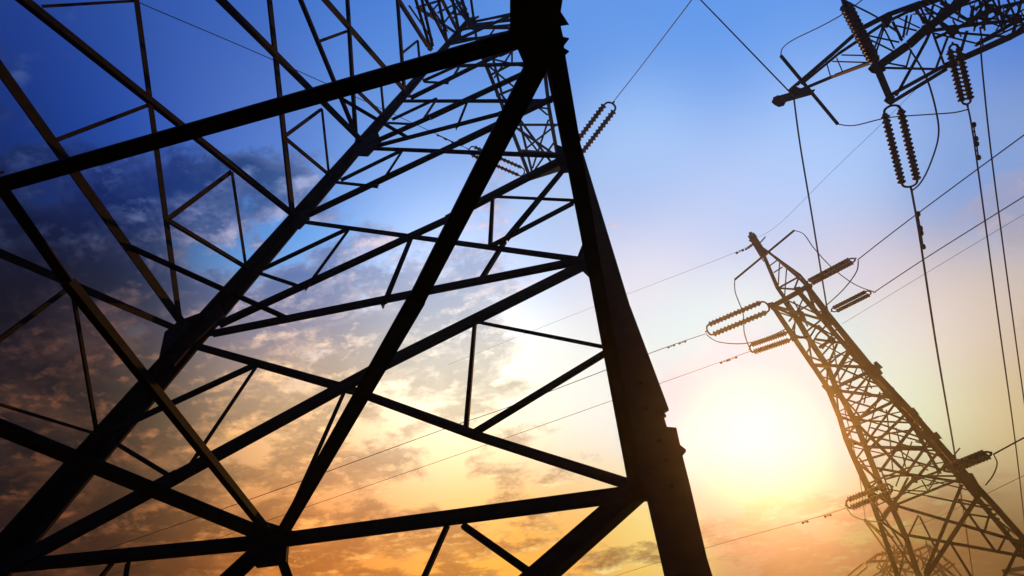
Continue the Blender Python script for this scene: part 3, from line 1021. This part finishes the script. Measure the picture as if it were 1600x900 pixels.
px_cable('earth_wire', 'faint wire with small dampers leading left from the tip of the golden pylon', 'power line',
         [(1176, 380), (1140, 398), (1000, 452), (880, 498), (700, 570)], RG, 52, .55, 'overhead wires', dampers=(.06, .12, .20), dsize=.4)
JC = [
    ([(1241, 360), (1256, 366), (1272, 388), (1300, 418), (1335, 444), (1368, 457)], 'looping cable from the upper right rod end on the head of the golden pylon'),
    ([(1148, 437), (1149, 457), (1161, 490), (1163, 520), (1173, 549)], 'loose cable hanging from the lower left rod end on the head of the golden pylon'),
    ([(1104, 523), (1122, 534), (1160, 537), (1195, 529), (1228, 514)], 'slack cable sagging under the topmost left insulators of the golden pylon'),
    ([(1341, 407), (1338, 425), (1318, 452), (1288, 480)], 'slack cable curving under the topmost right insulators of the golden pylon'),
    ([(1553, 711), (1558, 724), (1552, 742), (1540, 758)], 'short slack cable curving below the lowest right insulators of the golden pylon'),
    ([(1323, 794), (1333, 806), (1352, 813), (1380, 816)], 'short slack cable below the lowest left insulators of the golden pylon'),
]
for pts, lab in JC:
    px_cable('jumper_cable', lab, 'cable', pts, RG - .3, RG - .3, 1.7, 'jumper cables')

# ================================================================== the pylon arm overhead at upper right
ZB, ZT, ZP = 24.0, 25.7, 28.6
arm = thing('lattice_pylon', 'dark pylon arm reaching in from the upper right corner, dense lattice against blue sky', 'pylon',
            (24.0, 5.4, 0.0), 'steel lattice pylons')


def T(px, py, z):
    return at_height(px, py, z)


H3 = [
    ('arm_chord', (1370, 105, ZB), (1420, 70, ZB), 13), ('arm_chord', (1420, 70, ZB), (1450, 43, ZB), 14), ('arm_chord', (1450, 43, ZB), (1510, -2, ZB), 13),
    ('arm_chord', (1510, -2, ZB), (1600, -60, ZB), 12),
    ('arm_chord', (1389, 150, ZB), (1475, 103, ZB), 6), ('arm_chord', (1393, 160, ZB), (1480, 107, ZB), 6), ('arm_chord', (1475, 104, ZB), (1582, 56, ZB), 10),
    ('arm_chord', (1582, 56, ZB), (1640, 26, ZB), 9), ('arm_crossbeam', (1370, 105, ZB), (1392, 157, ZB), 12),
    ('arm_chord', (1244, 133, 27.9), (1300, 85, 26.6), 6), ('arm_chord', (1300, 85, 26.6), (1345, 45, ZT), 6), ('arm_chord', (1345, 45, ZT), (1390, 22, ZT), 8),
    ('arm_chord', (1390, 22, ZT), (1440, 4, ZT), 8), ('arm_chord', (1440, 4, ZT), (1520, -22, ZT), 8),
    ('arm_chord', (1252, 132, 27.8), (1310, 84, 26.4), 4), ('arm_chord', (1310, 84, 26.4), (1382, 36, ZT), 5), ('arm_chord', (1382, 36, ZT), (1425, 15, ZT), 5),
    ('arm_chord', (1425, 15, ZT), (1480, -4, ZT), 5),
    ('peak', (1210, 158, ZP + .2), (1266, 142, 27.5), 13), ('peak_strut', (1240, 145, 27.8), (1300, 120, 26.2), 5), ('peak_strut', (1300, 120, 26.2), (1362, 97, ZB + .1), 6),
    ('peak_strut', (1236, 139, 28), (1262, 117, 27.4), 5),
    ('brace', (1400, 150, ZB), (1446, 66, ZB), 5), ('brace', (1446, 66, ZB), (1470, 15, ZT), 5), ('brace', (1415, 108, ZB), (1424, 78, ZB), 3),
    ('brace', (1380, 106, ZB), (1464, 108, ZB), 4), ('brace', (1384, 98, ZB), (1417, 104, ZB), 3), ('brace', (1462, 108, ZB), (1481, 57, ZB), 4),
    ('brace', (1382, 42, ZT), (1367, 88, ZB), 3), ('brace', (1379, 42, ZT), (1362, 88, ZB), 3), ('brace', (1382, 45, ZT), (1398, 77, ZB), 3),
    ('brace', (1388, 40, ZT), (1403, 50, ZT - .6), 4), ('brace', (1403, 50, ZT - .6), (1408, 64, ZB), 4), ('brace', (1394, 32, ZT), (1409, 62, ZB), 5), ('brace', (1417, 25, ZT), (1411, 60, ZB), 4), ('brace', (1424, 24, ZT), (1416, 56, ZB), 3),
    ('brace', (1433, 15, ZT), (1444, 38, ZB), 4), ('brace', (1400, 40, ZT), (1433, 48, ZB), 3), ('brace', (1404, 28, ZT), (1438, 44, ZB), 2.4), ('brace', (1427, 22, ZT), (1460, 22, ZB), 2.6),
    ('brace', (1354, 55, ZT), (1405, 66, ZB), 3), ('brace', (1360, 62, ZT), (1394, 79, ZB), 3), ('brace', (1440, 8, ZT), (1468, 25, ZB), 4), ('brace', (1445, 14, ZT), (1492, 60, ZB), 4),
    ('brace', (1455, 48, ZB), (1530, 37, ZB), 6), ('brace', (1530, 37, ZB), (1586, 32, ZB), 6), ('brace', (1480, 50, ZB), (1580, 58, ZB), 4), ('brace', (1525, 70, ZB), (1588, 33, ZB), 6),
    ('brace', (1550, 16, ZT), (1584, 31, ZB), 6), ('brace', (1560, 12, ZT), (1606, 1, ZT), 6), ('brace', (1545, 13, ZT), (1536, 42, ZB), 6), ('brace', (1588, 32, ZB), (1582, 56, ZB), 6),
    ('brace', (1597, -4, ZT), (1589, 30, ZB), 5), ('brace', (1573, -4, ZT), (1585, 24, ZB), 4), ('brace', (1533, -4, ZT), (1550, 14, ZT), 5), ('brace', (1496, 4, ZT), (1500, 26, ZB), 4), ('brace', (1521, 6, ZT), (1517, 34, ZB), 6),
    ('brace', (1498, 24, ZB), (1520, 36, ZB), 5), ('brace', (1500, 10, ZT), (1530, 0, ZT), 4), ('brace', (1479, 22, ZB), (1500, -8, ZT), 8), ('brace', (1536, 72, ZB), (1531, 42, ZB), 3),
    ('brace', (1511, 48, ZB), (1502, 78, ZB), 5), ('brace', (1460, 52, ZB), (1530, 69, ZB), 3), ('brace', (1530, 69, ZB), (1604, 34, ZB), 3), ('brace', (1487, 48, ZB), (1560, 12, ZT), 6),
    ('brace', (1470, 5, ZT), (1510, 30, ZB), 5), ('brace', (1516, 32, ZB), (1548, 14, ZT), 7), ('brace', (1450, 44, ZB), (1500, 12, ZT), 5), ('brace', (1582, 56, ZB), (1630, 10, ZB), 5),
    ('brace', (1588, 32, ZB), (1650, 20, ZB), 5), ('brace', (1530, 28, ZB), (1560, 30, ZB), 3), ('brace', (1462, 30, ZB), (1490, 48, ZB), 6), ('brace', (1460, 60, ZB), (1500, 42, ZB), 5),
    ('arm_lacing', (1290, 93, 26.8), (1298, 121, 26.2), 2), ('arm_lacing', (1307, 90, 26.4), (1317, 113, 26), 2), ('arm_lacing', (1315, 86, 26.3), (1360, 87, 24.6), 2.4), ('arm_lacing', (1300, 96, 26.6), (1362, 98, 24.2), 2.4),
    ('arm_lacing', (1262, 116, 27.4), (1276, 112, 27), 2),
    ('brace', (1430, 16, ZT), (1452, 40, ZB), 5), ('brace', (1452, 40, ZB), (1436, 6, ZT), 4), ('brace', (1475, 100, ZB), (1455, 44, ZB), 4),
]
for nm, a, b, w in H3:
    bar(arm, nm, T(*a), T(*b), w, NZ)
bm = bmesh.new()
tube_bm(bm, [T(1220, 87, 27.9) - arm.location, T(1309, 194, 27.2) - arm.location], .075, 8)
link('jumper_rod', mesh_of('jumper_rod', bm), arm, STEEL)
for pts, z in (([(1356, 108), (1366, 96), (1380, 98), (1384, 110), (1372, 116), (1362, 114)], ZB), ([(1381, 158), (1387, 148), (1398, 150), (1396, 162), (1388, 163)], ZB),
               ([(1380, 25), (1392, 20), (1395, 30), (1386, 44), (1378, 42)], ZT), ([(1440, 40), (1455, 38), (1465, 46), (1448, 56), (1442, 50)], ZB),
               ([(1480, 40), (1495, 38), (1496, 50), (1488, 60), (1480, 52)], ZB), ([(1538, 6), (1552, 6), (1554, 16), (1540, 22)], ZT), ([(1578, 26), (1596, 24), (1598, 36), (1580, 38)], ZB),
               ([(1508, 28), (1522, 26), (1524, 38), (1512, 40)], ZB), ([(1418, 8), (1436, 4), (1438, 14), (1422, 20)], ZT), ([(1470, 12), (1486, 10), (1488, 22), (1474, 26)], ZB)):
    plate(arm, 'gusset_plate', [T(x, y, z - .03) for x, y in pts], NZ, .04)
plate(arm, 'gusset_plate', [T(x, y, ZP) for x, y in [(1206, 160), (1210, 152), (1216, 149), (1224, 151), (1228, 158), (1224, 165), (1216, 167), (1210, 164)]], NZ, .12)
plate(arm, 'gusset_plate', [T(x, y, 27.9) for x, y in [(1232, 140), (1242, 134), (1256, 140), (1264, 146), (1240, 152)]], NZ, .06)
fill = random.Random(23)
for k in range(30):
    x = fill.uniform(1440, 1600)
    y = fill.uniform(0, 1) * (62 - (x - 1440) * .22) - 4
    ang = fill.choice((.45, -.5, -.9, 1.1, 1.45, -1.3, .1)) + fill.uniform(-.1, .1)
    L = fill.uniform(14, 30)
    bar(arm, 'thin_bar', T(x - L * math.cos(ang), y - L * math.sin(ang), ZB + .3), T(x + L * math.cos(ang), y + L * math.sin(ang), ZT - .2), fill.choice((2.4, 3, 4)), NZ)
# the body that carries the arm stands out of the picture to the right
BX = [(22.6, 4.0), (25.4, 4.0), (25.4, 6.8), (22.6, 6.8)]
for x, y in BX:
    bm = bmesh.new()
    bar(arm, 'leg', (x + (x - 24) * .6, y + (y - 5.4) * .6, 0), (x, y, ZT), None, NX, w=.24, bm=bm)
    link('leg', mesh_of('leg', bm), arm, STEEL)
for i in range(4):
    (xa_, ya_), (xb_, yb_) = BX[i], BX[(i + 1) % 4]
    for k in range(6):
        z0, z1 = k * ZT / 6, (k + 1) * ZT / 6
        f0, f1 = .6 * (1 - z0 / ZT), .6 * (1 - z1 / ZT)
        bar(arm, 'body_brace', (xa_ + (xa_ - 24) * f0, ya_ + (ya_ - 5.4) * f0, z0), (xb_ + (xb_ - 24) * f1, yb_ + (yb_ - 5.4) * f1, z1), None, NX, w=.11)
for px, py, z in ((1640, 26, ZB), (1600, -60, ZB), (1520, -22, ZT)):
    bar(arm, 'arm_chord', T(px, py, z), (23.0, 5.0, z), None, NZ, w=.16)

IA = [
    ((1424, 296), (1391, 160), 24, 16, 'large dark pair of insulator strings hanging clear below the arm at upper right', .15, None),
    ((1512, 166), (1488, 66), 13, 12, 'dark pair of insulator strings against the upper right lattice, right of the large pair', .13, None),
    ((1316, -2), (1370, 104), 0, 15, 'solid looking dark insulator bar leaning over the arm at upper right', .19, None),
]
for A, B, gap, n, lab, rd, _ in IA:
    a, b = T(*A, ZB - .3), T(*B, ZB - .1)
    d = (Vector(B) - Vector(A)).normalized()
    pr = Vector((-d.y, d.x)) * gap
    gv = T(A[0] + pr.x, A[1] + pr.y, ZB - .3) - a if gap else Vector((.1, 0, .35))
    insulators(lab, a, b, gv, n, rd * 1.1, group='paired insulator strings', fill=.6 if gap else .85)


def hr(px, py, z):
    p = T(px, py, z)
    return math.hypot(p.x, p.y)


px_cable('power_line', 'wire with a damper dropping from the large hanging insulators behind the golden pylon', 'power line',
         [(1424, 296), (1437, 370), (1463, 540), (1490, 698), (1500, 762), (1521, 905)], hr(1424, 296, ZB - .3), 60, 3.0, 'overhead wires', dampers=(.155, .205), dsize=.42)
px_cable('power_line', 'wire with small dampers falling from the smaller hanging insulators to the right edge', 'power line',
         [(1512, 166), (1524, 235), (1560, 500), (1590, 720), (1610, 905)], hr(1512, 166, ZB - .3), 60, 2.3, 'overhead wires', dampers=(.20, .25), dsize=.36)
px_cable('power_line', 'rightmost falling wire near the right edge, from within the upper right lattice', 'power line',
         [(1532, 60), (1536, 120), (1555, 290), (1600, 625), (1640, 905)], hr(1532, 60, ZB), 60, 2.2, 'overhead wires')
px_cable('earth_wire', 'wire falling from the upper right arm tip past the head of the golden pylon', 'power line',
         [(1240, 150), (1250, 225), (1270, 345), (1292, 480), (1318, 630), (1342, 738), (1352, 812)], hr(1240, 150, ZP), 58, 2.4, 'overhead wires')
px_cable('earth_wire', 'wire rising left from the tip of the upper right arm to the top edge', 'power line',
         [(1236, 146), (1180, 88), (1092, -3), (1050, -46)], hr(1236, 146, ZP), 9, 2.0, 'overhead wires')
px_cable('power_line', 'short wire from the top corner passing over the leaning insulator bar', 'power line',
         [(1316, -2), (1330, 6), (1372, 28), (1384, 42)], hr(1316, -2, ZB), hr(1384, 42, ZB), 2.6, 'overhead wires')
px_cable('jumper_cable', 'cable curving up to the top edge from the upper rod end, upper right', 'cable',
         [(1220, 87), (1223, 75), (1240, 62), (1285, 40), (1320, 20), (1352, -4)], hr(1220, 87, 27.9), hr(1352, -4, 25), 1.9, 'jumper cables')
px_cable('jumper_cable', 'cable sagging from the lower rod end to the smaller hanging insulators, upper right', 'cable',
         [(1309, 194), (1335, 196), (1387, 184), (1450, 179), (1490, 176), (1512, 171)], hr(1309, 194, 27.2), hr(1512, 171, ZB), 2.0, 'jumper cables')
px_cable('jumper_cable', 'long loop of cable hanging from the lattice to the foot of the large insulators', 'cable',
         [(1421, 76), (1447, 120), (1463, 175), (1466, 215), (1452, 260), (1438, 286), (1425, 298)], hr(1421, 76, ZB), hr(1425, 298, ZB - .3), 2.6, 'jumper cables')

# ================================================================== the far pylon low at the right
R4 = 52.0


def f0(px, py):
    return hit(px, py, UA, R4)


def f1(px, py):
    return hit(px, py, UA, R4 + 2.5)


far = thing('lattice_pylon', 'small distant pylon head seen through the foot of the golden pylon', 'pylon', UA * (R4 + 1.2) + UV * -2, 'steel lattice pylons')
FAR = [
    ('peak', (1350, 811), (1372, 829), 4, 0), ('peak', (1372, 829), (1396, 840), 4, 0), ('peak_strut', (1350, 812), (1370, 840), 3, 0), ('peak_strut', (1370, 840), (1388, 866), 3, 0),
    ('peak_strut', (1352, 813), (1390, 850), 2.4, 1), ('arm_chord', (1353, 880), (1370, 867), 4, 0), ('arm_chord', (1370, 867), (1396, 863), 5, 0), ('arm_chord', (1396, 863), (1420, 864), 6, 0),
    ('arm_chord', (1354, 878), (1392, 876), 4, 0), ('arm_chord', (1370, 866), (1366, 877), 3, 0), ('arm_chord', (1392, 876), (1430, 880), 4, 1), ('arm_chord', (1420, 864), (1452, 852), 4, 1),
    ('arm_chord', (1420, 864), (1466, 880), 4, 0), ('arm_chord', (1466, 880), (1498, 906), 4, 0), ('arm_chord', (1498, 906), (1570, 906), 4, 0), ('arm_chord', (1566, 893), (1604, 887), 7, 0),
    ('arm_chord', (1566, 893), (1610, 902), 5, 1), ('arm_chord', (1452, 852), (1486, 880), 3, 1), ('arm_chord', (1486, 880), (1512, 912), 3, 1),
]
for nm, a, b, w, k in FAR:
    f = (f0, f1)[k]
    bar(far, nm, f(*a), f(*b), w, UA)
rnd = random.Random(4)
for k in range(46):
    x = rnd.uniform(1374, 1486)
    y = rnd.uniform(855, 896) + max(0, (x - 1450) * .4)
    ang = rnd.choice((.3, -.5, .9, -1.0, 1.4, 2.0)) + rnd.uniform(-.15, .15)
    L = rnd.uniform(9, 20)
    f = (f0, f1)[k % 2]
    bar(far, 'lacing_bar', f(x - L * math.cos(ang), y - L * math.sin(ang)), f(x + L * math.cos(ang), y + L * math.sin(ang)), rnd.choice((2, 2.6, 3.2)), UA)
for a, b in (((1395, 862), (1432, 960)), ((1420, 864), (1450, 960)), ((1448, 852), (1484, 960)), ((1466, 880), (1500, 960))):
    p, q = f0(*a), f0(*b)
    q = Vector((q.x, q.y, 0)) if q.z > 0 else q
    bar(far, 'leg', p, q, 4, UA)
insulators('small twin insulators slanting down to the bottom edge, left of the golden pylon', f0(1326, 904), f0(1354, 881), f0(1329, 908) - f0(1323, 902), 12, .10, group='paired insulator strings')
